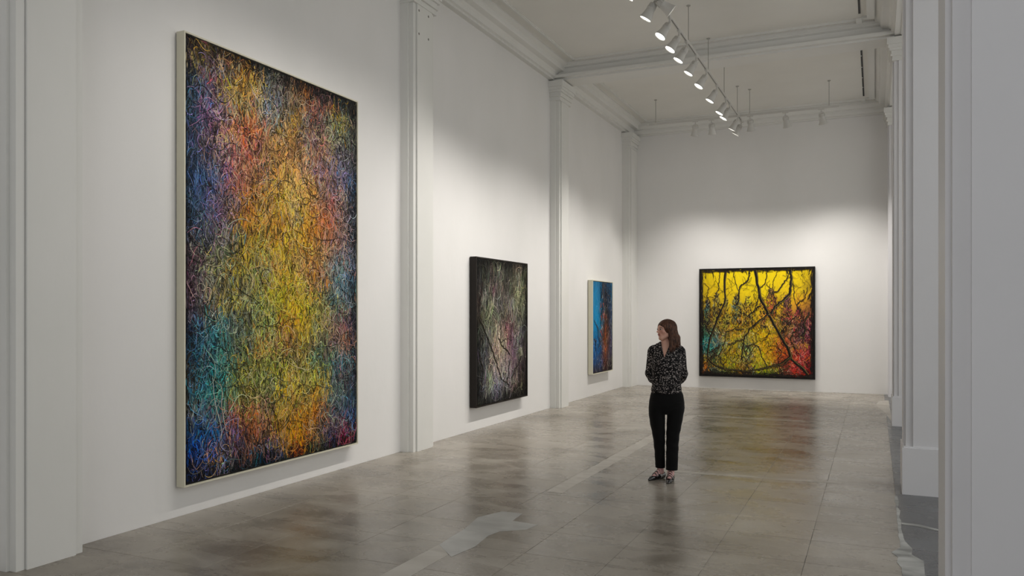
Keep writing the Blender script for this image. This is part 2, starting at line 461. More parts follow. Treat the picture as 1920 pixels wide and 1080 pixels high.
for i, (y, k) in enumerate(zip(lens_y, dy)):
    place_head((XT, y-k*.12, ZT), (XW, y+k*1.4, .75), 'lit white spotlight on the long track, %s counted from the top of the photo' % ORD[i], PI/2, SPOT_W*(1.0 if i < 5 else 1.12 if i < 7 else 1.3), 78, 1.0)
place_head((XT, 16.72, ZT), (XW+.3, 16.9, 1.5), 'lit white spotlight at the far end of the long track, beside its tip', PI/2, SPOT_W*.6, 60)
place_head((XT+.04, 9.66, ZT), (-.6, 10.6, 4.0), 'unlit white spotlight turned right at the top edge of the photo', PI/2, 0)
backs = [(-3.36,'leftmost of the pair left of the long track'), (-3.03,'right one of the pair left of the long one'), (-2.27,'just right of the long track tip'),
         (-1.60,'second from the right end'), (-.94,'nearest the right end')]
for (x, l), ax_, pw in zip(backs, (-4.2, -3.1, -2.1, -.9, -.1), (1.6, 1.3, 1.25, 1.7, 2.1)):
    place_head((x, YT, ZT+.042), (ax_, YB, .15), 'white spotlight on the cross track, '+l, 0, SPOT_W*pw, 76, 1.0)

# ------------------------------------------------------------------ paintings
def vcol_mat(name, rough=.45):
    m, t, b = new_mat(name, (1,1,1), rough)
    b.inputs['Specular IOR Level'].default_value = .22
    a = N(t, 'ShaderNodeVertexColor', layer_name='pigment'); t.links.new(a.outputs['Color'], b.inputs['Base Color'])
    return m
M_paint = vcol_mat('oil_paint', .42)
M_canvas = vcol_mat('painted_canvas', .6)
M_cream, _, _ = new_mat('cream_frame', (.66,.63,.50), .5)
M_black_frame, _, b = new_mat('black_frame', (.006,.005,.0045), .5); b.inputs['Specular IOR Level'].default_value = .25
M_brown_frame, _, b = new_mat('dark_brown_frame', (.012,.009,.007), .5); b.inputs['Specular IOR Level'].default_value = .25

def colour_field(rows):
    vs = np.array([r[0] for r in rows]); G = np.array([[srgb(c) for c in r[1]] for r in rows])   # v from top
    nc = G.shape[1]
    def f(u, v):
        u = np.clip(u, 0, 1); v = np.clip(v, 0, 1)
        j = np.clip(np.searchsorted(vs, v, side='right')-1, 0, len(vs)-2)
        fv = (v-vs[j])/(vs[j+1]-vs[j]); cu = u*(nc-1); i = np.clip(cu.astype(int), 0, nc-2); fu = cu-i
        a = G[j, i]*(1-fu)[:,None]+G[j, i+1]*fu[:,None]; b = G[j+1, i]*(1-fu)[:,None]+G[j+1, i+1]*fu[:,None]
        return a*(1-fv)[:,None]+b*fv[:,None]
    return f

def patchy(f, seed, n, palette, ru, rv, amt, edge=14):
    """the same colour plan with small upright patches of accent pigments and a dark painted margin"""
    rg = np.random.default_rng(seed)
    U = rg.random(n); Vv = rg.random(n); Ru = rg.uniform(*ru, n); Rv = rg.uniform(*rv, n)
    pal = np.array([srgb(c) for c in palette]); K = pal[rg.integers(0, len(pal), n)]; A = rg.uniform(.3, 1, n)*amt
    def g(u, v):
        c = f(u, v)
        for i in range(n):
            w_ = A[i]*np.exp(-((u-U[i])/Ru[i])**2-((v-Vv[i])/Rv[i])**2)
            c = c*(1-w_)[:, None]+K[i]*w_[:, None]
        e = np.clip(np.minimum(np.minimum(u, 1-u)*edge, np.minimum(v, 1-v)*edge*1.6), .10, 1)
        return c*e[:, None]
    return g

def set_point_cols(me, cols):
    at = me.color_attributes.new('pigment', 'FLOAT_COLOR', 'POINT')
    c = np.ones((len(me.vertices), 4), np.float32); c[:, :3] = cols
    at.data.foreach_set('color', c.ravel())

def ribbons(name, P, Wd, C, lift, parent, mat=None, label=None, ridge=.004):
    """P (n,m,2) polylines in canvas metres, Wd (n,m) half-widths, C (n,3), lift (n,) height over the canvas"""
    n, m, _ = P.shape
    T = np.gradient(P, axis=1); T /= np.linalg.norm(T, axis=2, keepdims=True)+1e-9
    Nn = np.stack([-T[..., 1], T[..., 0]], -1)
    L = P+Nn*Wd[..., None]; R = P-Nn*Wd[..., None]
    V = np.zeros((n, m, 3, 3), np.float32)
    for q, A in enumerate((L, P, R)):
        V[:, :, q, 0] = A[..., 0]; V[:, :, q, 2] = A[..., 1]
        V[:, :, q, 1] = -(lift[:, None] + (np.minimum(Wd*.55, ridge) if q == 1 else 0))
    V = V.reshape(-1, 3)
    base = (np.arange(n)[:, None]*m+np.arange(m-1)[None, :])*3
    quads = []
    for q in (0, 1):
        quads.append(np.stack([base+q, base+q+1, base+3+q+1, base+3+q], -1).reshape(-1, 4))
    Q = np.concatenate(quads).astype(np.int32)[:, ::-1]
    me = bpy.data.meshes.new(name)
    me.vertices.add(len(V)); me.vertices.foreach_set('co', V.ravel())
    me.loops.add(Q.size); me.loops.foreach_set('vertex_index', np.ascontiguousarray(Q).ravel())
    me.polygons.add(len(Q)); me.polygons.foreach_set('loop_start', np.arange(0, Q.size, 4, dtype=np.int32))
    me.polygons.foreach_set('loop_total', np.full(len(Q), 4, np.int32))
    me.update(); me.validate()
    set_point_cols(me, np.repeat(C, m*3, axis=0))
    me.materials.append(mat or M_paint)
    o = link(bpy.data.objects.new(name, me), parent); o['kind'] = 'stuff'
    if label: o['label'] = label
    return o

def wander(rg, x, y, th, L, m, curl, jit):
    """wandering polylines: start points, headings, lengths"""
    n = len(x); P = np.zeros((n, m, 2)); P[:, 0, 0] = x; P[:, 0, 1] = y
    k = rg.normal(0, curl, n)
    for i in range(1, m):
        k = k + rg.normal(0, jit, n)
        th = th + k/m
        P[:, i, 0] = P[:, i-1, 0]+np.cos(th)*L/m
        P[:, i, 1] = P[:, i-1, 1]+np.sin(th)*L/m
    return P

def make_painting(loc, rz, W, H, D, frame_mat, label, field, seed, spec, face=.014, gapc=(.01,.009,.008), inner=.014, gap_back=.012, canvas_gain=.55):
    root = empty('painting', loc, rz, label=label, cat='painting')
    # frame: four bars around, standing off the wall
    bars = (((-W/2,-D,0),(-W/2+face,-gap_back,H)), ((W/2-face,-D,0),(W/2,-gap_back,H)),
            ((-W/2+face,-D,0),(W/2-face,-gap_back,face)), ((-W/2+face,-D,H-face),(W/2-face,-gap_back,H)))
    bm = bmesh.new()
    for lo, hi in bars: add_box(bm, lo, hi)
    bm_obj('frame', bm, frame_mat, root)
    mb, _, _ = new_mat('shadow_gap', gapc, .8)
    box('backing_panel', (-W/2+face, -D+.022, face), (W/2-face, -gap_back, H-face), mb, root)
    g = face+inner
    cw, ch = W-2*g, H-2*g
    nx, nz = int(cw*26), int(ch*26)
    X, Z = np.meshgrid(np.linspace(-cw/2, cw/2, nx+1), np.linspace(0, ch, nz+1))
    rg = np.random.default_rng(seed)
    u = (X/cw+.5).ravel(); v = 1-(Z/ch).ravel()
    cols = field(np.clip(u+rg.normal(0, .012, u.size), 0, 1), np.clip(v+rg.normal(0, .012, u.size), 0, 1))*canvas_gain
    V = np.stack([X.ravel(), np.full(X.size, -D+.010), Z.ravel()+g], -1)
    F = [(j*(nx+1)+i, j*(nx+1)+i+1, (j+1)*(nx+1)+i+1, (j+1)*(nx+1)+i) for j in range(nz) for i in range(nx)]
    nb = len(V)
    c4 = [(-cw/2,-D+.022,g),(cw/2,-D+.022,g),(cw/2,-D+.022,g+ch),(-cw/2,-D+.022,g+ch)]
    k4 = [0, nx, nz*(nx+1)+nx, nz*(nx+1)]
    F += [(nb+a, nb+(a+1)%4, k4[(a+1)%4], k4[a]) for a in range(4)]
    V = np.concatenate([V, np.array(c4)]); cols = np.concatenate([cols, np.full((4,3), .01)])
    cv = mesh_obj('canvas', V, F, M_canvas, root); set_point_cols(cv.data, cols)
    layers = spec(rg, cw, ch, field)
    for ly in layers:
        P = ly['P']; P[..., 0] = np.clip(P[..., 0], -cw/2+.003, cw/2-.003); P[..., 1] = np.clip(P[..., 1], .003, ch-.003)
        o = ribbons(ly.get('name', 'brush_strokes'), P, ly['W'], ly['C'], ly['lift'], root, ridge=ly.get('ridge', .004))
        o.location = (0, -D+.010, g)
    return root

def taper(n, m, w, rg):
    s = np.linspace(0, 1, m); prof = np.sin(np.clip(s*.92+.06, 0, 1)*PI)**.5
    return w[:, None]*prof[None, :]*rg.uniform(.85, 1.15, (n, m))

def stroke_layer(rg, cw, ch, field, n, Lr, wr, curl, jit, gain, lift, m=9, sat=1.0, spread=.35, dark=0., light=0., vert=.35, vr=(0,1), ur=(0,1), tint=None, thin_edge=False):
    u = rg.uniform(*ur, n); v = rg.uniform(*vr, n)
    x = (u-.5)*cw; y = (1-v)*ch
    L = rg.uniform(*Lr, n)
    th = np.where(rg.random(n) < .5, 1, -1)*PI/2 + rg.normal(0, vert, n)
    P = wander(rg, x, y, th, L, m, curl, jit)
    P += np.array([0, 1])*0
    P -= (P.mean(1, keepdims=True)-P[:, :1])
    W = taper(n, m, rg.uniform(*wr, n), rg)
    C = field(np.clip(u+rg.normal(0, .035, n), 0, 1), np.clip(v+rg.normal(0, .022, n), 0, 1))
    C = C*np.exp(rg.normal(0, spread, (n, 1)))*np.exp(rg.normal(0, spread*.20, (n, 3)))*gain
    if sat != 1:
        g = C.mean(1, keepdims=True); C = g+(C-g)*sat
    dk = rg.random(n) < dark; C[dk] *= .10
    lt = (rg.random(n) < light) & ~dk
    edge = 1.0 if not thin_edge else np.clip(np.minimum(np.minimum(u, 1-u)*7, np.minimum(v, 1-v)*11), .12, 1)
    add = rg.uniform(.25, .6, (n, 1))*np.array([1, .9, .62])
    C[lt] = C[lt]*.9+(add*(edge[:, None] if thin_edge else 1))[lt]
    if tint is not None: C = C*np.array(tint)
    mx = C.max(1, keepdims=True); C = C*np.minimum(1, .90/mx)
    C = np.clip(C, .002, .92)
    return dict(P=P, W=W, C=C, lift=np.sort(rg.uniform(lift[0], lift[1], n)))

def crooked(rg, pts, w0, w1, m=46, wob=.035):
    """a crooked branch through control points"""
    pts = np.array(pts, float); seg = np.linalg.norm(np.diff(pts, axis=0), axis=1); s = np.r_[0, np.cumsum(seg)]; s /= s[-1]
    t = np.linspace(0, 1, m); P = np.stack([np.interp(t, s, pts[:, 0]), np.interp(t, s, pts[:, 1])], -1)
    nz = np.cumsum(rg.normal(0, 1, (m, 2)), axis=0); nz -= np.outer(1-t, nz[0])+np.outer(t, nz[-1]); 
    ker = np.ones(3)/3
    for q in (0, 1): nz[:, q] = np.convolve(nz[:, q], ker, 'same')
    P += nz*wob*.35
    P += rg.normal(0, wob*.18, (m, 2))
    W = np.linspace(w0, w1, m)*rg.uniform(.75, 1.2, m)
    return P, W
def branch_layer(rg, lst, m=46, wob=.035, col=(.012,.009,.007), hi=(.34,.25,.06), lift=.010, name='branch_strokes'):
    Ps, Ws, Cs, Ls = [], [], [], []
    for i, (pts, w0, w1) in enumerate(lst):
        P, W = crooked(rg, pts, w0, w1, m, wob)
        Ps.append(P); Ws.append(W); Cs.append(np.array(col)*rg.uniform(.6, 1.6)); Ls.append(lift+i*2e-5)
        if hi is not None and w0 > .008:
            Ps.append(P+np.array([W.mean()*.75, 0])); Ws.append(W*.12); Cs.append(np.array(hi)*rg.uniform(.4, 1.2)); Ls.append(lift+.0035+i*2e-5)
    return dict(P=np.array(Ps), W=np.array(Ws), C=np.array(Cs), lift=np.array(Ls), name=name, ridge=.004)

# ---- 1: the very tall multicoloured tangle
R1 = [
 (0,   [(14,11,14),(40,22,24),(52,34,20),(42,28,26),(40,26,24),(34,20,22),(28,18,20),(12,10,12)]),
 (.04, [(26,26,40),(74,50,62),(120,74,40),(88,84,92),(92,70,34),(60,54,60),(50,30,34),(22,16,22)]),
 (.10, [(44,66,96),(96,64,84),(176,142,40),(104,128,150),(140,112,44),(86,76,92),(150,126,44),(34,24,32)]),
 (.17, [(54,54,84),(158,66,92),(178,96,54),(150,110,90),(176,136,60),(150,104,110),(128,100,116),(44,32,44)]),
 (.25, [(46,72,112),(120,62,92),(166,92,84),(178,140,64),(230,180,120),(168,108,96),(132,104,120),(40,34,44)]),
 (.33, [(54,86,124),(106,70,94),(176,112,58),(206,158,58),(252,216,96),(214,134,70),(164,108,90),(44,56,78)]),
 (.41, [(58,62,92),(96,84,118),(168,128,52),(206,160,50),(246,204,70),(222,142,62),(196,108,64),(58,86,112)]),
 (.47, [(96,54,66),(150,96,58),(118,80,60),(196,164,54),(232,186,60),(214,120,66),(150,126,112),(52,84,104)]),
 (.53, [(186,58,58),(196,132,48),(106,78,58),(168,158,68),(206,184,62),(204,112,66),(100,110,116),(50,70,84)]),
 (.59, [(150,48,62),(176,112,52),(88,86,84),(172,158,56),(224,196,50),(140,132,66),(104,112,104),(66,72,60)]),
 (.65, [(44,50,98),(96,92,104),(106,92,70),(190,168,54),(226,190,60),(150,126,66),(178,96,70),(54,52,92)]),
 (.71, [(28,88,126),(64,112,124),(126,102,66),(176,148,62),(196,164,64),(156,112,66),(136,96,66),(34,48,84)]),
 (.77, [(20,92,128),(40,122,126),(112,118,74),(150,154,78),(182,168,66),(112,122,66),(62,100,72),(34,60,72)]),
 (.83, [(18,96,132),(30,118,124),(150,118,62),(140,122,70),(236,196,64),(168,122,58),(72,92,56),(52,62,70)]),
 (.885,[(22,68,156),(30,98,142),(176,104,50),(158,82,48),(250,196,50),(190,112,50),(88,74,52),(40,66,132)]),
 (.935,[(24,52,150),(28,70,140),(122,74,44),(96,60,70),(248,184,40),(130,84,50),(50,60,84),(32,60,142)]),
 (.97, [(12,22,60),(26,60,120),(66,50,44),(40,60,120),(200,130,36),(44,50,80),(34,44,84),(20,30,60)]),
 (1,   [(8,6,8),(10,14,30),(24,20,20),(14,20,44),(24,20,20),(12,12,18),(10,12,24),(6,6,8)])]
def _mix(c, k, t): return tuple(a*(1-t)+b*t for a, b in zip(c, k))
def _plan(v, cs):
    if not .05 < v < .97: return (v, cs)
    cs = list(cs)
    for i in (0, 1): cs[i] = _mix(cs[i], (34,104,150), .34 if i == 0 else .26)
    for i in (5, 6, 7): cs[i] = _mix(cs[i], (74,112,130), .16 if i == 5 else .34)
    if .44 < v < .86:
        for i in (1, 2, 3, 5): cs[i] = _mix(cs[i], (104,146,84), .30)
    return (v, cs)
R1 = [_plan(v, cs) for v, cs in R1]
F1 = patchy(colour_field(R1), 3, 300, [(30,104,160),(240,204,40),(196,44,44),(238,140,40),(40,120,124),(214,206,170),(24,20,20),(96,50,92),(84,116,56),(232,190,60),(36,96,140),(60,140,150),(26,30,40)], (.014,.055), (.010,.034), .58, 20)
def spec1(rg, cw, ch, f):
    return [stroke_layer(rg, cw, ch, f, 4600, (.08,.26), (.005,.014), .5, .4, 1.30, (.0005,.002), m=7, spread=.32, dark=.18, sat=1.1, vert=.20),
            stroke_layer(rg, cw, ch, f, 10500, (.04,.18), (.0018,.0046), .7, .7, 1.55, (.002,.006), m=7, spread=.6, dark=.30, light=.07, sat=1.3, vert=.26, thin_edge=True),
            stroke_layer(rg, cw, ch, f, 6000, (.08,.30), (.0011,.0025), .8, 1.5, 1.8, (.006,.009), m=10, spread=.6, dark=.30, light=.16, vert=.40, sat=1.05, thin_edge=True),
            stroke_layer(rg, cw, ch, f, 380, (.25,.7), (.002,.0036), 1.0, 1.6, 1.1, (.009,.010), m=20, spread=.4, dark=.66, light=.30, vert=.9, thin_edge=True)]
make_painting((XW, 6.20, .258), PI/2, 2.474, 3.828, .100, M_cream, 'very tall cream-framed painting of a dense multicoloured tangle of strokes, nearest the camera', F1, 11, spec1, canvas_gain=.7)

# ---- 2: dark painting with pale streaks
R2 = [
 (0,  [(20,20,16),(34,34,26),(38,38,30),(34,34,28),(36,38,26),(24,26,20)]),
 (.12,[(30,32,24),(52,54,46),(66,70,62),(58,58,52),(92,96,74),(34,36,26)]),
 (.28,[(32,34,28),(84,86,74),(96,98,90),(66,54,52),(150,150,116),(38,40,32)]),
 (.42,[(34,36,30),(116,120,92),(84,86,80),(98,70,72),(92,92,84),(38,38,32)]),
 (.54,[(38,38,34),(92,96,84),(190,168,146),(134,80,92),(66,64,62),(36,34,32)]),
 (.66,[(44,46,44),(86,88,92),(206,184,160),(142,108,120),(110,92,108),(54,42,40)]),
 (.78,[(40,42,38),(88,90,94),(190,176,166),(120,106,116),(96,80,82),(40,34,30)]),
 (.88,[(32,34,28),(96,98,104),(134,132,146),(78,76,74),(66,56,52),(34,28,24)]),
 (1,  [(18,18,14),(32,32,26),(40,38,36),(34,30,26),(32,24,20),(22,18,16)])]
F2 = patchy(colour_field(R2), 5, 90, [(214,222,170),(190,196,180),(20,20,16),(200,176,158),(150,140,160),(70,74,60),(30,22,20),(120,80,90)], (.02,.06), (.02,.07), .55, 9)
def spec2(rg, cw, ch, f):
    A = stroke_layer(rg, cw, ch, f, 1500, (.08,.25), (.004,.012), .8, .25, .95, (.0005,.002), m=7, spread=.5, dark=.35)
    B = stroke_layer(rg, cw, ch, f, 2600, (.08,.34), (.0013,.0028), .7, .5, 1.7, (.002,.006), spread=.7, dark=.30, light=.08, vert=.22, thin_edge=True)
    Cc = stroke_layer(rg, cw, ch, f, 260, (.2,.7), (.0014,.0026), 1.1, .9, 1.4, (.006,.008), m=16, spread=.5, dark=.35, light=.10, vert=.5, tint=(.9,1,.95), thin_edge=True)
    h = cw/2
    br = branch_layer(rg, [([(-h*.8,ch*.84),(-h*.92,ch*.6),(-h*.62,ch*.45),(-h*.42,ch*.36),(-h*.1,ch*.16),(h*.2,ch*.1)], .016, .008),
                           ([(-h*.2,ch*.45),(h*.1,ch*.36),(h*.32,ch*.3),(h*.15,ch*.13)], .010, .008),
                           ([(h*.75,ch*.30),(h*.35,ch*.2),(h*.3,ch*.08)], .014, .006),
                           ([(-h*.9,ch*.35),(-h*.8,ch*.2),(-h*.85,ch*.05)], .012, .006),
                           ([(h*.8,ch*.8),(h*.65,ch*.66),(h*.85,ch*.5)], .007, .004),
                           ([(-h*.1,ch*.42),(h*.3,ch*.44),(h*.7,ch*.52)], .006, .003)], hi=None, wob=.03)
    return [A, B, Cc, br]
make_painting((XW, 11.26, .345), PI/2, 1.88, 2.195, .115, M_brown_frame, 'tall dark painting with pale grey and pink streaks in a black frame', F2, 22, spec2, canvas_gain=.75, inner=.006, face=.02)

# ---- 3: blue painting with a dark column
R3 = [
 (0,  [(20,100,140),(24,112,156),(26,90,124),(34,44,60),(30,70,100),(28,100,140)]),
 (.15,[(22,124,170),(22,124,170),(26,104,144),(34,36,48),(36,60,88),(30,100,140)]),
 (.3, [(20,130,178),(22,132,180),(30,104,140),(48,42,48),(44,52,70),(54,76,110)]),
 (.45,[(18,134,182),(20,138,186),(34,116,150),(92,58,40),(60,50,56),(52,84,122)]),
 (.6, [(18,124,176),(24,116,168),(44,88,110),(124,72,40),(80,52,50),(56,72,104)]),
 (.75,[(18,100,160),(40,90,140),(56,78,116),(134,84,48),(72,56,66),(60,66,96)]),
 (.88,[(24,70,120),(60,82,120),(60,76,110),(104,66,56),(62,52,62),(48,42,52)]),
 (1,  [(40,24,24),(40,34,44),(40,40,60),(60,40,40),(34,24,26),(24,18,20)])]
F3 = colour_field(R3)
def spec3(rg, cw, ch, f):
    A = stroke_layer(rg, cw, ch, f, 500, (.08,.25), (.005,.012), .8, .25, 1.0, (.0005,.002), m=7, spread=.12, sat=1.3)
    B = stroke_layer(rg, cw, ch, f, 1500, (.06,.22), (.002,.005), 1.6, .4, 1.0, (.002,.005), spread=.6, dark=.40, light=.05, ur=(.36,.98), sat=1.1)
    B2 = stroke_layer(rg, cw, ch, f, 500, (.06,.28), (.0014,.003), 2, .5, 1.4, (.005,.006), spread=.5, dark=.3, light=.12, vr=(.55,1), sat=1.3)
    Rr = stroke_layer(rg, cw, ch, f, 34, (.06,.16), (.004,.010), .8, .3, 1.0, (.006,.007), vr=(.24,.8), ur=(.34,.68), dark=.2)
    Rr['C'] = np.clip(np.array([[.42,.07,.04]])*rg.uniform(.4,1.4,(34,1))+rg.uniform(0,.12,(34,1))*np.array([[1,.6,.1]]), .01, .9)
    h = cw/2
    br = branch_layer(rg, [([(0,ch*.99),(h*.1,ch*.8),(-h*.1,ch*.6)], .03, .02), ([(h*.1,ch*.98),(-h*.35,ch*.82),(-h*.12,ch*.84)], .012, .01),
                           ([(-h*.9,ch*.58),(-h*.5,ch*.5),(-h*.55,ch*.4),(-h*.2,ch*.34),(-h*.45,ch*.28)], .010, .016),
                           ([(-h*.95,ch*.38),(-h*.7,ch*.33),(-h*.8,ch*.24)], .012, .01), ([(h*.2,ch*.92),(h*.75,ch*.8),(h*.5,ch*.86)], .010, .006),
                           ([(h*.9,ch*.95),(h*.6,ch*.88)], .008, .004)], hi=None, col=(.02,.018,.03))
    return [A, B, B2, Rr, br]
make_painting((XW, 16.255, .458), PI/2, 1.37, 1.942, .115, M_cream, 'narrow cream-framed blue painting with a dark red-streaked column', F3, 33, spec3, face=.016, canvas_gain=1.0)

# ---- 4: yellow painting with black branches on the back wall
R4 = [
 (0,  [(90,76,10),(232,200,8),(236,204,10),(236,206,12),(236,206,10),(236,204,10),(230,196,12),(90,70,14)]),
 (.04,[(190,164,10),(240,210,10),(240,210,10),(240,212,12),(240,212,12),(240,210,10),(236,204,14),(150,124,14)]),
 (.20,[(196,166,20),(226,190,16),(236,202,14),(238,208,14),(238,208,14),(224,190,20),(232,196,20),(140,112,24)]),
 (.33,[(170,140,24),(190,156,24),(222,188,20),(200,164,24),(232,198,16),(190,150,24),(226,160,36),(130,80,40)]),
 (.46,[(100,90,40),(120,84,40),(176,136,32),(150,108,40),(226,188,20),(130,96,50),(130,90,56),(110,44,60)]),
 (.58,[(44,104,74),(96,92,60),(150,128,46),(150,124,40),(236,200,24),(130,100,44),(90,70,60),(130,40,66)]),
 (.70,[(34,104,96),(40,110,120),(180,160,44),(96,116,80),(240,204,22),(180,84,44),(110,70,70),(130,36,60)]),
 (.82,[(36,78,62),(80,90,50),(206,182,36),(110,124,80),(236,196,28),(192,90,44),(170,60,44),(140,34,50)]),
 (.92,[(44,50,44),(70,76,56),(120,120,40),(140,110,44),(150,160,40),(110,70,54),(190,60,40),(130,34,44)]),
 (1,  [(16,14,14),(30,30,30),(40,44,24),(60,40,24),(60,70,24),(50,30,24),(80,24,22),(30,12,14)])]
F4b = colour_field(R4)
F4 = patchy(F4b, 8, 0, [(0,0,0)], (.1,.2), (.1,.2), 0, 60)
F4p = patchy(F4b, 8, 150, [(238,200,20),(30,120,150),(200,60,40),(230,130,30),(40,110,80),(150,40,70),(240,206,30),(30,24,20),(60,110,60)], (.014,.04), (.014,.04), .65, 60)
def spec4(rg, cw, ch, f0):
    f = lambda u, v: np.where((v > .40)[:, None], F4p(u, v), f0(u, v))
    h = cw/2
    A = stroke_layer(rg, cw, ch, f, 900, (.08,.3), (.008,.02), .8, .25, 1.0, (.0005,.0015), m=7, spread=.05)
    A['ridge'] = .0004
    B = stroke_layer(rg, cw, ch, f, 4200, (.04,.16), (.0022,.0045), 1.0, .7, 2.1, (.002,.005), spread=.8, dark=.30, light=.06, vr=(.42,.99), sat=1.15)
    C2 = stroke_layer(rg, cw, ch, f, 700, (.10,.30), (.0015,.003), 1.6, 1.0, 1.6, (.005,.006), m=12, spread=.6, dark=.5, light=.25, vr=(.42,.97), vert=.7, sat=1.1)
    out = [A, B, C2]
    # dark pointed clumps along the middle
    for cu, top, wd in ((.06,.31,.05),(.15,.24,.07),(.23,.29,.05),(.33,.25,.09),(.43,.27,.09),(.56,.30,.05),(.64,.20,.08),(.78,.26,.08),(.88,.38,.09)):
        n = 260; v = top+rg.random(n)**1.1*.27; sp = wd*np.clip((v-top)/.10+.15, 0, 1)
        u = cu+rg.uniform(-.52, .52, n)*sp
        P = wander(rg, (u-.5)*cw, (1-v)*ch, PI/2+rg.normal(0,.22,n), rg.uniform(.04,.12,n), 7, .8, .3)
        C = np.where(rg.random((n,1)) < .55, np.array([[.02,.014,.010]]), f(np.clip(u+.1,0,1), np.clip(v+.35,0,1))*1.2)*rg.uniform(.6,1.6,(n,1))
        out.append(dict(P=P, W=taper(n,7,rg.uniform(.003,.008,n),rg), C=np.clip(C,.002,.9), lift=np.sort(rg.uniform(.0055,.0075,n))))
    X = lambda u: (u-.5)*cw
    Z = lambda v: (1-v)*ch
    def B_(pts, w0, w1): return ([(X(a), Z(b)) for a, b in pts], w0, w1)
    lst = [B_([(.235,.0),(.215,.14),(.225,.26),(.19,.38),(.15,.50),(.10,.60),(.06,.72),(.05,.82),(.12,.90),(.24,.95),(.42,.96),(.58,.93),(.72,.88),(.80,.82)], .026, .016),
           B_([(.50,.0),(.53,.14),(.57,.28),(.62,.40),(.68,.52),(.74,.64),(.80,.74),(.82,.84),(.88,.90),(.96,.97)], .034, .028),
           B_([(.80,.0),(.79,.12),(.765,.24),(.70,.32),(.65,.38),(.64,.42)], .034, .026),
           B_([(.64,.41),(.57,.45),(.50,.51),(.44,.56),(.39,.64),(.36,.75),(.37,.85)], .026, .012),
           B_([(.45,.0),(.42,.09),(.37,.17),(.35,.25),(.33,.33)], .014, .018),
           B_([(.30,.0),(.31,.10),(.34,.20),(.32,.27)], .009, .007), B_([(.19,.0),(.165,.12),(.15,.20),(.13,.28)], .010, .008),
           B_([(.61,.0),(.58,.12),(.53,.20),(.52,.30),(.49,.40)], .012, .010), B_([(.78,.02),(.74,.12),(.68,.20),(.64,.24)], .012, .014),
           B_([(.70,.0),(.66,.08),(.65,.16),(.60,.14)], .006, .006), B_([(.40,.56),(.30,.58),(.23,.62),(.20,.72),(.17,.82)], .016, .008),
           B_([(.13,.62),(.07,.56),(.03,.50)], .012, .008), B_([(.05,.84),(.14,.80),(.12,.76),(.18,.72)], .018, .014),
           B_([(.42,.80),(.40,.73),(.46,.70),(.53,.74),(.57,.84),(.60,.92)], .012, .010), B_([(.82,.80),(.74,.86),(.66,.90)], .014, .010),
           B_([(.95,.18),(.96,.28),(.90,.32),(.87,.38)], .006, .010), B_([(.83,.14),(.84,.28),(.87,.38),(.82,.48),(.72,.58)], .008, .006),
           B_([(.0,.22),(.10,.27),(.20,.34)], .004, .004), B_([(.97,.40),(.94,.55),(.92,.68)], .018, .010), B_([(.02,.12),(.06,.28),(.09,.32)], .006, .006),
           B_([(.18,.83),(.20,.90),(.26,.96)], .010, .006), B_([(.68,.68),(.72,.78),(.70,.88),(.74,.96)], .007, .005), B_([(.36,.40),(.44,.44),(.50,.37),(.55,.34)], .008, .014),
           B_([(.02,.46),(.06,.60),(.10,.64)], .008, .010), B_([(.25,.70),(.34,.68),(.40,.66)], .016, .016), B_([(.86,.56),(.83,.66),(.85,.74)], .014, .008)]
    rs = np.random.default_rng(77)
    for i in range(150):
        a, b = rs.uniform(.02,.98), rs.uniform(.02,.9)
        lst.append(B_([(a,b),(a+rs.uniform(-.08,.08),b+rs.uniform(.04,.10)),(a+rs.uniform(-.12,.12),b+rs.uniform(.08,.2))], rs.uniform(.0025,.007)*(.5+b), .002))
    lst = [(p_, a_*.95, b_*1.1) for p_, a_, b_ in lst]
    out.append(branch_layer(rg, lst, wob=.030, m=34, lift=.009))
    # dark vignette band painted at the canvas edge
    n = 500; side = rg.integers(0, 4, n); s = rg.random(n); e = np.abs(rg.normal(0, .010, n))
    u = np.where(side == 0, e, np.where(side == 1, 1-e, s)); v = np.where(side == 2, e*.6, np.where(side == 3, 1-e*1.6, s))
    th = np.where(side < 2, PI/2, 0.)+rg.normal(0,.05,n)
    P = wander(rg, (u-.5)*cw, (1-v)*ch, th, rg.uniform(.1,.25,n), 6, .1, .03)
    out.append(dict(ridge=.0004, P=P, W=taper(n,6,rg.uniform(.004,.010,n),rg), C=np.tile([.012,.008,.006],(n,1))*rg.uniform(.5,1.5,(n,1)), lift=np.full(n,.0135)+np.arange(n)*1e-6))
    return out
make_painting((-2.43, YB, .272), 0, 2.50, 2.463, .10, M_black_frame, 'square yellow painting with black crooked branches on the back wall', F4, 44, spec4, face=.030, inner=.012, canvas_gain=1.0)

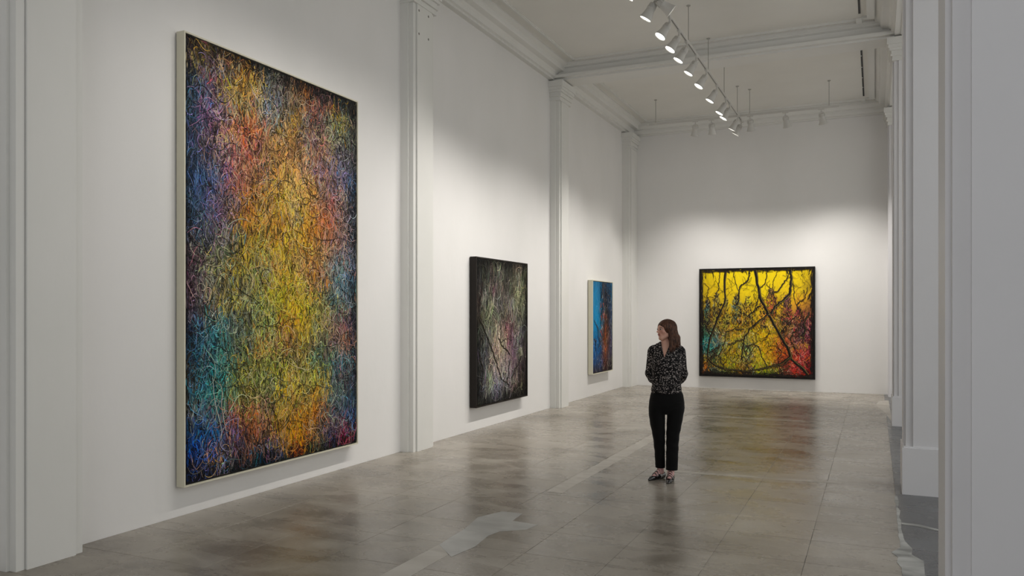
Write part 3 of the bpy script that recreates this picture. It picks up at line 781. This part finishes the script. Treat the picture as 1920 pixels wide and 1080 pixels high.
# ------------------------------------------------------------------ the standing woman
class Vol:
    def __init__(s, lo, hi, h):
        s.lo = np.array(lo, float); s.h = h; s.n = np.ceil((np.array(hi)-s.lo)/h).astype(int)+1
        s.f = np.full(tuple(s.n), .08, np.float32)
    def block(s, lo, hi, pad):
        a = np.maximum(((np.array(lo)-pad-s.lo)/s.h).astype(int), 0); b = np.minimum(((np.array(hi)+pad-s.lo)/s.h).astype(int)+2, s.n)
        sl = tuple(slice(x, y) for x, y in zip(a, b))
        g = np.meshgrid(*[s.lo[i]+np.arange(a[i], b[i])*s.h for i in range(3)], indexing='ij')
        return sl, g
    def union(s, fn, lo, hi, k=.01):
        sl, g = s.block(lo, hi, .05); d = fn(*g).astype(np.float32); f = s.f[sl]
        if k <= 0: s.f[sl] = np.minimum(f, d); return
        hh = np.clip(.5+.5*(f-d)/k, 0, 1); s.f[sl] = f*(1-hh)+d*hh-k*hh*(1-hh)
    def cut(s, fn, lo, hi, k=.006):
        sl, g = s.block(lo, hi, .05); d = -fn(*g).astype(np.float32); f = s.f[sl]
        hh = np.clip(.5-.5*(f-d)/max(k,1e-6), 0, 1); s.f[sl] = f*(1-hh)+d*hh+k*hh*(1-hh)
    def mesh(s, name, mat, parent, adapt=0.0, **k):
        grid = vdb.FloatGrid(.08); grid.copyFromArray(s.f, tolerance=0)
        pts, quads = grid.convertToQuads(isovalue=0.0)
        co = np.array(pts)*s.h+s.lo
        me = bpy.data.meshes.new(name)
        q = np.array(quads).astype(np.int32)
        me.vertices.add(len(co)); me.vertices.foreach_set('co', co.astype(np.float32).ravel())
        me.loops.add(q.size); me.loops.foreach_set('vertex_index', q.ravel())
        me.polygons.add(len(q)); me.polygons.foreach_set('loop_start', np.arange(0, q.size, 4, dtype=np.int32))
        me.polygons.foreach_set('loop_total', np.full(len(q), 4, np.int32)); me.update(); me.validate()
        bm = bmesh.new(); bm.from_mesh(me); bmesh.ops.recalc_face_normals(bm, faces=bm.faces); bm.to_mesh(me); bm.free()
        me.polygons.foreach_set('use_smooth', [True]*len(me.polygons))
        me.materials.append(mat)
        o = link(bpy.data.objects.new(name, me), parent); tag(o, **k)
        return o, np.array([v.co for v in me.vertices]) if False else co
def cap(a, b, ra, rb):
    a = np.array(a, float); b = np.array(b, float); ab = b-a; l2 = ab@ab
    def f(x, y, z):
        t = np.clip(((x-a[0])*ab[0]+(y-a[1])*ab[1]+(z-a[2])*ab[2])/l2, 0, 1)
        return np.sqrt((x-a[0]-t*ab[0])**2+(y-a[1]-t*ab[1])**2+(z-a[2]-t*ab[2])**2)-(ra+(rb-ra)*t)
    m = max(ra, rb)
    return f, np.minimum(a, b)-m, np.maximum(a, b)+m
def ell(c, r):
    c = np.array(c, float); r = np.array(r, float)
    def f(x, y, z):
        q = np.sqrt(((x-c[0])/r[0])**2+((y-c[1])/r[1])**2+((z-c[2])/r[2])**2)
        return (q-1)*r.min()*np.clip(q, .6, 1.4)**0
    return f, c-r, c+r
def loft(rows, e=2.3, off=0.0):
    """rows of (z, cx, cy, a, b): superellipse sections"""
    R = np.array(rows, float); R = R[np.argsort(R[:, 0])]; zz = R[:, 0]
    def f(x, y, z):
        zf = z[0, 0, :]; g = [np.interp(zf, zz, R[:, i])[None, None, :] for i in range(1, 5)]
        A = g[2]+off; B = g[3]+off
        q = (np.abs((x-g[0])/A)**e+np.abs((y-g[1])/B)**e)**(1/e)
        d = (q-1)*np.minimum(A, B)
        return np.maximum(d, np.maximum(zz[0]-z, z-zz[-1]))
    lo = np.array([(R[:,1]-R[:,3]).min(), (R[:,2]-R[:,4]).min(), zz[0]])-off; hi = np.array([(R[:,1]+R[:,3]).max(), (R[:,2]+R[:,4]).max(), zz[-1]])+off
    return f, lo, hi
def smooth_rows(rows, n=40):
    R = np.array(rows, float); R = R[np.argsort(R[:, 0])]; z = np.linspace(R[0,0], R[-1,0], n)
    out = np.stack([z]+[np.interp(z, R[:,0], R[:,i]) for i in range(1, R.shape[1])], -1)
    for _ in range(2):
        out[1:-1, 1:] = (out[:-2, 1:]+2*out[1:-1, 1:]+out[2:, 1:])/4
    return out

CX = .027
HY = math.radians(-57)        # head turned to the viewer's left
HC = np.array([.020, .005, 1.548])
def in_head(fn):
    c, s_ = math.cos(-HY), math.sin(-HY)
    def f(x, y, z):
        X = x-HC[0]; Y = y-HC[1]; return fn(c*X-s_*Y, s_*X+c*Y, z-HC[2])
    return f
def head_pt(p):
    c, s_ = math.cos(HY), math.sin(HY); return np.array([c*p[0]-s_*p[1]+HC[0], s_*p[0]+c*p[1]+HC[1], p[2]+HC[2]])

wx, wy = -1.99+.0, 8.20
woman = empty('person', (wx, wy, .0), math.atan2(1.99, 8.2), label='person in a white-blossomed black blouse and black trousers, hands behind back, looking left', cat='person')

def skin_mat():
    m, t, b = new_mat('skin', (.62,.38,.30), .5)
    a = N(t, 'ShaderNodeVertexColor', layer_name='pigment'); t.links.new(a.outputs['Color'], b.inputs['Base Color'])
    b.inputs['Subsurface Weight'].default_value = .08; b.inputs['Subsurface Radius'].default_value = (.01,.004,.002)
    return m
M_skin = skin_mat()
# foot frames: ankle point, heading angle (0 = toward the camera, negative = viewer's left)
FEET = [(-.034, .030, math.radians(-40)), (.070, -.055, math.radians(-8))]
def foot_frame(ax, ay, ang):
    d = np.array([math.sin(ang), -math.cos(ang)]); n_ = np.array([math.cos(ang), math.sin(ang)])
    def P(f, s_, z): return (ax+d[0]*f+n_[0]*s_, ay+d[1]*f+n_[1]*s_, z)
    return P, d, n_

h = .004
V = Vol((-.27, -.33, -.01), (.31, .25, 1.70), h)
torso = smooth_rows([(.76,CX,.0,.150,.095),(.84,CX,.0,.165,.105),(.92,CX,0,.130,.085),(1.02,CX,.005,.120,.082),(1.12,CX,.0,.132,.088),(1.21,CX,-.01,.143,.100),(1.29,CX,.0,.142,.085),(1.345,CX,.012,.120,.068),(1.39,CX,.02,.062,.052),(1.42,CX,.02,.050,.048)])
V.union(*loft(torso), k=.001)
for sx in (-1, 1):
    sh = (CX+sx*.142, .015, 1.325); el = (CX+sx*.176, .055, 1.085); wr = (CX+sx*.070, .155, .945)
    V.union(*cap(sh, el, .044, .034), k=.03); V.union(*cap(el, wr, .034, .022), k=.02)
    # hand: palm behind the back, four fingers and a thumb
    pa = np.array(wr); din = np.array([-sx*.80, .12, -.58]); din /= np.linalg.norm(din)
    side = np.cross(din, (0, 1, 0)); side /= np.linalg.norm(side)
    off = np.array([0, .0 if sx < 0 else .034, 0])
    pb = pa+din*.078+off
    V.union(*cap(pa+off*.3, pb, .020, .023), k=.012)
    V.union(*cap(pa+din*.03+off+side*.014, pb+side*.020, .015, .014), k=.008)
    V.union(*cap(pa+din*.03+off-side*.014, pb-side*.020, .015, .014), k=.008)
    for q, ln in zip((-.030, -.010, .010, .030), (.052, .066, .070, .062)):
        r0 = pb+side*q; r1 = r0+din*ln*.5+np.array([0,-.004,0]); r2 = r1+din*ln*.42+np.array([0,-.018,-.006])
        V.union(*cap(r0, r1, .0085, .008), k=.003); V.union(*cap(r1, r2, .008, .0068), k=.003)
    t0 = pa+din*.022+off-side*.022*(1); t1 = t0-side*.030+din*.022; t2 = t1+din*.030-side*.006
    V.union(*cap(t0, t1, .011, .009), k=.005); V.union(*cap(t1, t2, .009, .008), k=.003)
# neck
V.union(*cap((.024, .028, 1.36), (.022, .022, 1.50), .052, .047), k=.02)
for sx in (-1, 1): V.union(*cap((CX+sx*.04, .015, 1.375), (CX+sx*.125, .018, 1.345), .028, .030), k=.03)
# head
def H(pr, k=.01):
    f, lo, hi = pr; V.union(in_head(f), HC-.16, HC+.16, k)
def Hc(pr, k=.006):
    f, lo, hi = pr; V.cut(in_head(f), HC-.16, HC+.16, k)
H(ell((0,.018,.022),(.071,.088,.080)), .012)
H(ell((0,-.018,-.030),(.052,.062,.070)), .02)
H(ell((0,-.030,.028),(.056,.047,.048)), .02)
H(cap((0,-.052,-.088),(0,-.056,-.090),.021,.021), .022)
for sx in (-1, 1):
    H(cap((sx*.050,-.005,-.055),(sx*.014,-.055,-.088),.018,.016), .018)
    H(ell((sx*.033,-.052,-.020),(.022,.022,.022)), .016)
    H(cap((sx*.012,-.080,.022),(sx*.042,-.068,.022),.009,.007), .010)
    Hc(ell((sx*.031,-.094,.004),(.017,.014,.010)), .008)
    H(ell((sx*.030,-.072,.004),(.013,.011,.009)), .004)
    H(ell((sx*.071,.012,-.004),(.009,.019,.030)), .006)
H(cap((0,-.080,.014),(0,-.103,-.022),.0065,.0085), .008)
for sx in (-1, 1): H(ell((sx*.008,-.091,-.026),(.007,.009,.006)), .005)
H(ell((0,-.072,-.050),(.028,.014,.020)), .012)
H(ell((0,-.0825,-.0465),(.021,.0055,.0045)), .004)
H(ell((0,-.0815,-.0565),(.018,.0055,.005)), .004)
# legs and feet
LEGS = [[(.80,-.060,0,.082,.088),(.62,-.062,0,.068,.075),(.45,-.052,.005,.050,.055),(.30,-.045,.015,.048,.052),(.12,-.036,.028,.034,.036),(.06,-.034,.030,.032,.036)],
        [(.80,.112,0,.084,.090),(.62,.105,-.01,.068,.075),(.45,.090,-.02,.050,.055),(.30,.084,-.035,.048,.052),(.12,.072,-.052,.034,.036),(.06,.070,-.055,.032,.036)]]
for rows, (ax, ay, an) in zip(LEGS, FEET):
    V.union(*loft(smooth_rows(rows, 30), 2.0), k=.015)
    P, d, n_ = foot_frame(ax, ay, an)
    V.union(*cap(P(-.03,0,.034), P(.06,0,.040), .026, .028), k=.02)
    V.union(*cap(P(.0,0,.075), P(.11,0,.030), .030, .018), k=.02)
    V.union(*cap(P(.09,-.013,.022), P(.15,-.010,.018), .017, .011), k=.012)
    V.union(*cap(P(.09,.013,.022), P(.145,.010,.018), .017, .011), k=.012)
body, co = V.mesh('body', M_skin, woman, label='skin of face, neck and bare-looking feet')
# pigment of skin: base, lips, brows, cheeks, eye area
c_, s_ = math.cos(-HY), math.sin(-HY)
q = co-HC; hx = c_*q[:,0]-s_*q[:,1]; hy = s_*q[:,0]+c_*q[:,1]; hz = q[:,2]
cols = np.tile(np.array([.70,.40,.30]), (len(co),1))
feet_mask = co[:,2] < .2; cols[feet_mask] = (.66,.38,.36)
def blend(mask, c):
    m_ = np.clip(mask, 0, 1)[:, None]; return cols*(1-m_)+np.array(c)*m_
front = (hy < -.04)
cols = blend(front*np.exp(-((np.abs(hx)-.038)**2+(hz+.025)**2)/.0006)*.5, (.50,.20,.16))
cols = blend(front*(np.exp(-(((hx)/.020)**4+((hz+.0515)/.0095)**4)))*1.3, (.36,.09,.08))
cols = blend(front*(np.exp(-(((np.abs(hx)-.031)/.017)**4+((hz-.0245-.1*(.031-np.abs(hx)))/.0035)**4)))*1.2, (.06,.03,.02))
cols = blend(front*np.exp(-(((np.abs(hx)-.030)/.017)**4+((hz-.008)/.009)**4))*.55, (.22,.10,.08))
set_point_cols(body.data, cols)
# eyes
def eye_mat():
    m, t, b = new_mat('eye', (.7,.7,.68), .15)
    tc = N(t, 'ShaderNodeTexCoord'); sp = N(t, 'ShaderNodeSeparateXYZ'); t.links.new(tc.outputs['Object'], sp.inputs[0])
    r = ramp(t, [(0, (.01,.008,.006)), (.12, (.01,.008,.006)), (.13, (.08,.06,.04)), (.30, (.06,.05,.04)), (.32, (.62,.58,.55))])
    r.color_ramp.interpolation = 'CONSTANT'
    mp = N(t, 'ShaderNodeMapRange'); mp.inputs['From Min'].default_value = -.0098; mp.inputs['From Max'].default_value = .0098
    t.links.new(sp.outputs['Y'], mp.inputs['Value']); t.links.new(mp.outputs[0], r.inputs['Fac']); t.links.new(r.outputs['Color'], b.inputs['Base Color'])
    return m
M_eye = eye_mat()
for sx in (-1, 1):
    bm = bmesh.new(); bmesh.ops.create_uvsphere(bm, u_segments=16, v_segments=10, radius=.0095)
    e = bm_obj('eye', bm, M_eye, woman, smooth=True); p = head_pt((sx*.030,-.0765,.0045)); e.location = p; e.rotation_euler = (0,0,HY-.15)

# blouse
def blouse_mat():
    m, t, b = new_mat('blossom_blouse', (.01,.01,.012), .75)
    b.inputs['Specular IOR Level'].default_value = .2
    L = t.links
    tc = N(t, 'ShaderNodeTexCoord')
    nz = N(t, 'ShaderNodeTexNoise', Scale=60.0, Detail=2.0); L.new(tc.outputs['Object'], nz.inputs['Vector'])
    mx = N(t, 'ShaderNodeMixRGB', blend_type='ADD'); mx.inputs['Fac'].default_value = .018
    L.new(tc.outputs['Object'], mx.inputs[1]); L.new(nz.outputs['Color'], mx.inputs[2])
    vo = N(t, 'ShaderNodeTexVoronoi', Scale=68.0); vo.inputs['Randomness'].default_value = .9; L.new(mx.outputs[0], vo.inputs['Vector'])
    r = ramp(t, [(0, (1,1,1)), (.33, (1,1,1)), (.40, (0,0,0))]); L.new(vo.outputs['Distance'], r.inputs['Fac'])
    vo2 = N(t, 'ShaderNodeTexVoronoi', Scale=110.0); L.new(tc.outputs['Object'], vo2.inputs['Vector'])
    r2 = ramp(t, [(.25, (1,1,1)), (.5, (.25,.25,.25))]); L.new(vo2.outputs['Distance'], r2.inputs['Fac'])
    mu = N(t, 'ShaderNodeMixRGB', blend_type='MULTIPLY'); mu.inputs['Fac'].default_value = 1; L.new(r.outputs[0], mu.inputs[1]); L.new(r2.outputs[0], mu.inputs[2])
    mc = N(t, 'ShaderNodeMixRGB'); mc.inputs[1].default_value = (.004,.0035,.0045,1); mc.inputs[2].default_value = (.72,.64,.60,1)
    L.new(mu.outputs[0], mc.inputs['Fac']); L.new(mc.outputs[0], b.inputs['Base Color'])
    return m
M_blouse = blouse_mat()
def build_blouse(off, h=.004):
    B = Vol((-.28,-.22,.86),(.33,.27,1.48), h)
    t2 = smooth_rows([(.893,CX-.004,.0,.150,.110),(.93,CX-.003,.0,.154,.112),(1.0,CX,.002,.146,.108),(1.10,CX,.0,.148,.108),(1.21,CX,-.008,.152,.112),(1.29,CX,.0,.150,.095),(1.345,CX,.012,.128,.078),(1.385,CX,.02,.072,.064),(1.42,CX,.022,.058,.058)])
    B.union(*loft(t2, 2.3, off), k=.001)
    for sx in (-1, 1):
        B.union(*cap((CX+sx*.05,.015,1.375),(CX+sx*.13,.016,1.345),.036+off,.042+off), k=.03)
        sh = (CX+sx*.142,.015,1.318); el = (CX+sx*.168,.055,1.09); wr = (CX+sx*.082,.148,.955)
        B.union(*cap(sh, el, .053+off, .046+off), k=.025); B.union(*cap(el, wr, .046+off, .036+off), k=.012)
        B.union(*cap((CX+sx*.168,.058,1.085),(CX+sx*.150,.085,1.03),.048+off,.044+off), k=.02)
    # soft folds
    zz = B.lo[2]+np.arange(B.n[2])*h; xx = B.lo[0]+np.arange(B.n[0])*h; yy = B.lo[1]+np.arange(B.n[1])*h
    X, Y, Z = np.meshgrid(xx, yy, zz, indexing='ij')
    B.f += (.0022*np.sin(X*70+Z*26+np.sin(Z*30)*1.3)*np.clip((1.30-Z)*5,0,1)+.0018*np.sin(Z*85+X*40+Y*30)*np.clip((1.1-Z)*6,0,1)).astype(np.float32)
    vn = lambda x, y, z: np.maximum(np.maximum(np.abs(x-.004-(z-1.26)*.10)-(z-1.262)*.31, y-.01), 1.25-z)   # V opening
    return B, vn
B, vn = build_blouse(0)
B.cut(vn, (-.1,-.25,1.2),(.15,.1,1.48), .002)
B.cut(lambda x,y,z: np.maximum(np.sqrt((x-.024)**2+(y-.022)**2)-.050, 1.36-z), (-.1,-.1,1.36),(.15,.15,1.48), .002)
# hollow hem
B.cut(lambda x,y,z: np.maximum(((((x-CX)/.140)**2+(y/.100)**2)**.5-1)*.085, z-.915), (-.2,-.2,.85),(.2,.2,.95), .002)
B.mesh('blouse', M_blouse, woman, label='black long-sleeved blouse printed with small white blossoms')
# collar: two pointed lapels
K, vn = build_blouse(.007)
inner, _ = build_blouse(.0)
K.f = np.maximum(K.f, -(inner.f+.001))
g = np.meshgrid(*[K.lo[i]+np.arange(K.n[i])*K.h for i in range(3)], indexing='ij')
X, Y, Z = g
ax_ = X-.004-(Z-1.26)*.10
lap = np.maximum(np.maximum(np.abs(ax_)-((Z-1.262)*.31+.058-np.clip(1.33-Z,0,1)*.35), (Z-1.262)*.31-np.abs(ax_)), np.maximum(1.272-Z+(np.abs(ax_)-.02)*.25, Y-.02))
back = np.maximum(np.maximum(np.maximum(1.375-Z, Z-1.425), -Y-.0), np.sqrt((X-.024)**2+(Y-.022)**2)-.078)
K.f = np.maximum(K.f, np.minimum(lap, back)).astype(np.float32)
K.cut(lambda x,y,z: np.maximum(np.sqrt((x-.024)**2+(y-.022)**2)-.052, 1.36-z), (-.1,-.1,1.36),(.15,.15,1.48), .002)
K.mesh('collar', M_blouse, woman)

# trousers
m, t, b = new_mat('black_velvet', (.0015,.0014,.0016), .85); M_trou = m
b.inputs['Sheen Weight'].default_value = .05; b.inputs['Specular IOR Level'].default_value = .2
T = Vol((-.2,-.18,.08),(.26,.17,.96), .004)
T.union(*loft(smooth_rows([(.955,CX+.002,0,.138,.092),(.925,CX+.002,0,.146,.096),(.88,CX+.003,0,.166,.106),(.80,CX+.002,0,.180,.114),(.74,CX+.003,0,.180,.108),(.70,CX+.002,0,.172,.095),(.675,CX+.002,0,.15,.07)]), 2.3), k=.001)
TL = [[(.80,-.060,0,.080,.098),(.74,-.066,0,.089,.100),(.66,-.070,0,.084,.092),(.55,-.062,0,.075,.082),(.45,-.050,.004,.064,.070),(.30,-.043,.014,.054,.062),(.115,-.036,.026,.050,.058)],
      [(.80,.112,0,.082,.098),(.74,.118,0,.088,.100),(.66,.115,-.006,.083,.092),(.55,.102,-.012,.075,.082),(.45,.090,-.020,.066,.072),(.30,.085,-.034,.062,.066),(.11,.080,-.050,.060,.064)]]
for rows in TL: T.union(*loft(smooth_rows(rows), 2.2), k=.012)
for (cx_, cy_) in ((-.036,.026),(.080,-.050)):
    T.cut(lambda x,y,z,a=cx_,b_=cy_: np.maximum(np.sqrt((x-a)**2+(y-b_)**2)-.044, z-.16), (cx_-.06,cy_-.06,.08),(cx_+.06,cy_+.06,.17), .002)
xx = [T.lo[i]+np.arange(T.n[i])*T.h for i in range(3)]; X, Y, Z = np.meshgrid(*xx, indexing='ij')
T.f += (.0018*np.sin(Z*60+X*30)*np.clip((.75-Z)*4,0,1)*np.clip((Z-.15)*6,0,1)).astype(np.float32)
T.mesh('trousers', M_trou, woman, label='straight black trousers')

# hair
def hair_mat():
    m, t, b = new_mat('brown_hair', (.06,.03,.018), .5)
    b.inputs['Specular IOR Level'].default_value = .3
    L = t.links; tc = N(t, 'ShaderNodeTexCoord'); mp = N(t, 'ShaderNodeMapping'); mp.inputs['Scale'].default_value = (1,1,.12); L.new(tc.outputs['Object'], mp.inputs['Vector'])
    n = N(t, 'ShaderNodeTexNoise', Scale=130.0, Detail=4.0); L.new(mp.outputs[0], n.inputs['Vector'])
    r = ramp(t, [(.35, (.020,.008,.004)), (.52, (.075,.030,.016)), (.70, (.18,.075,.038))]); L.new(n.outputs['Fac'], r.inputs['Fac']); L.new(r.outputs[0], b.inputs['Base Color'])
    bump(t, b, n.outputs['Fac'], .7, .006)
    return m
M_hair = hair_mat()
Hh = Vol((-.12,-.16,1.30),(.24,.18,1.68), .003)
f, lo, hi = ell((0,.018,.024),(.084,.104,.085)); Hh.union(in_head(f), HC-.15, HC+.15, .001)
f, lo, hi = ell((0,.048,-.03),(.074,.070,.105)); Hh.union(in_head(f), HC-.17, HC+.15, .02)
Hh.cut(in_head(ell((0,-.104,-.058),(.082,.078,.104))[0]), HC-.2, HC+.2, .004)
Hh.cut(in_head(lambda x,y,z: np.maximum(y+.050+np.maximum(z,0)*.4, z-.052+np.abs(x)*.55)), HC-.2, HC+.2, .008)
locks = [((.066,-.050,1.55),(.078,-.062,1.45),(.070,-.090,1.352),.026,.024,.012),
         ((.085,-.020,1.54),(.112,-.030,1.44),(.098,-.070,1.365),.034,.030,.014),
         ((.100,.000,1.53),(.130,.000,1.45),(.140,-.020,1.385),.036,.032,.016),
         ((.105,.020,1.52),(.138,.030,1.46),(.160,.010,1.395),.034,.028,.010),
         ((.10,.04,1.53),(.12,.06,1.44),(.13,.075,1.37),.036,.034,.02),
         ((.06,.06,1.52),(.07,.085,1.43),(.07,.09,1.35),.036,.034,.02),
         ((.01,.06,1.50),(.01,.08,1.42),(.02,.085,1.36),.03,.03,.018)]
for a, b_, c__, r0, r1, r2 in locks:
    Hh.union(*cap(a, b_, r0, r1), k=.012); Hh.union(*cap(b_, c__, r1, r2), k=.012)
# neck and face stay free of hair
X, Y, Z = np.meshgrid(*[Hh.lo[i]+np.arange(Hh.n[i])*Hh.h for i in range(3)], indexing='ij')
ang = np.arctan2(Y-.02, X-.05)
ql = in_head(lambda x,y,z: y)(X, Y, Z); amp = np.clip((ql+.045)*14, .12, 1)+0*Z
Hh.f += (amp*(.0022*np.sin(ang*34+Z*14+np.sin(Z*38)*1.2)+.0015*np.sin(ang*71-Z*30))).astype(np.float32)
Hh.mesh('hair', M_hair, woman, label='shoulder-length brown hair')
bm = bmesh.new()
rh = random.Random(9)
for i in range(150):
    a, b_, c__, r0, r1, r2 = rh.choice(locks[:6]); t_ = rh.uniform(0, 2*PI)
    pts = []
    for s1, (p, r) in zip((0,.5,1), ((a, r0), (b_, r1), (c__, r2))):
        pts.append((p[0]+math.cos(t_)*r*1.02, p[1]+math.sin(t_)*r*1.02, p[2]+(-.02 if s1 == 1 else 0)+rh.uniform(-.006,.006)))
    tube_bm(bm, pts+[(pts[-1][0]+rh.uniform(-.008,.008), pts[-1][1], pts[-1][2]-rh.uniform(.01,.03))], [.0022,.0022,.0018,.0006], 4)
bm_obj('loose_strands', bm, M_hair, woman, kind='stuff')

# shoes
M_pat, _, b = new_mat('black_patent', (.006,.005,.005), .12); b.inputs['Coat Weight'].default_value = .6
for (ax, ay, an) in FEET:
    P, d, n_ = foot_frame(ax, ay, an)
    lo = np.array(P(0,0,0))-np.array([.21,.21,.0]); hi = np.array(P(0,0,0))+np.array([.21,.21,.10])
    Sv = Vol((lo[0],lo[1],-.004),(hi[0],hi[1],.10), .003)
    Sv.union(*cap(P(-.032,0,.034), P(.05,0,.032), .037, .037), k=.01)
    Sv.union(*cap(P(.05,0,.028), P(.145,0,.018), .040, .024), k=.02)
    Sv.union(*cap(P(.12,0,.014), P(.178,0,.010), .030, .013), k=.012)
    # opening on top, flat sole, small heel arch
    def loc_(fn):
        def f(x, y, z):
            X = x-ax; Y = y-ay; return fn(X*d[0]+Y*d[1], X*n_[0]+Y*n_[1], z)
        return f
    Sv.cut(loc_(lambda f_, s1, z: np.maximum((np.sqrt(((f_-.040)/.090)**2+(s1/.033)**2)-1)*.033, .028-z)), lo, hi, .003)
    Sv.cut(loc_(lambda f_, s1, z: z-.0015), lo, hi, .001)
    Sv.cut(loc_(lambda f_, s1, z: np.maximum(np.maximum(-.002-f_, f_-.06), z-.010)), lo, hi, .004)
    shoe, _ = Sv.mesh('shoe', M_pat, woman, label='black patent shoe with three straps')
    for fpos, zt, wd in ((.094,.066,.036),(.066,.082,.036),(.036,.099,.036)):
        bm = bmesh.new()
        pts = [P(fpos, s1*wd, .026+(zt-.024)*max(0., 1-abs(s1)**2.4)) for s1 in np.linspace(-1, 1, 13)]
        tube_bm(bm, pts, .0042, 6)
        bm_obj('strap', bm, M_pat, shoe, smooth=True)
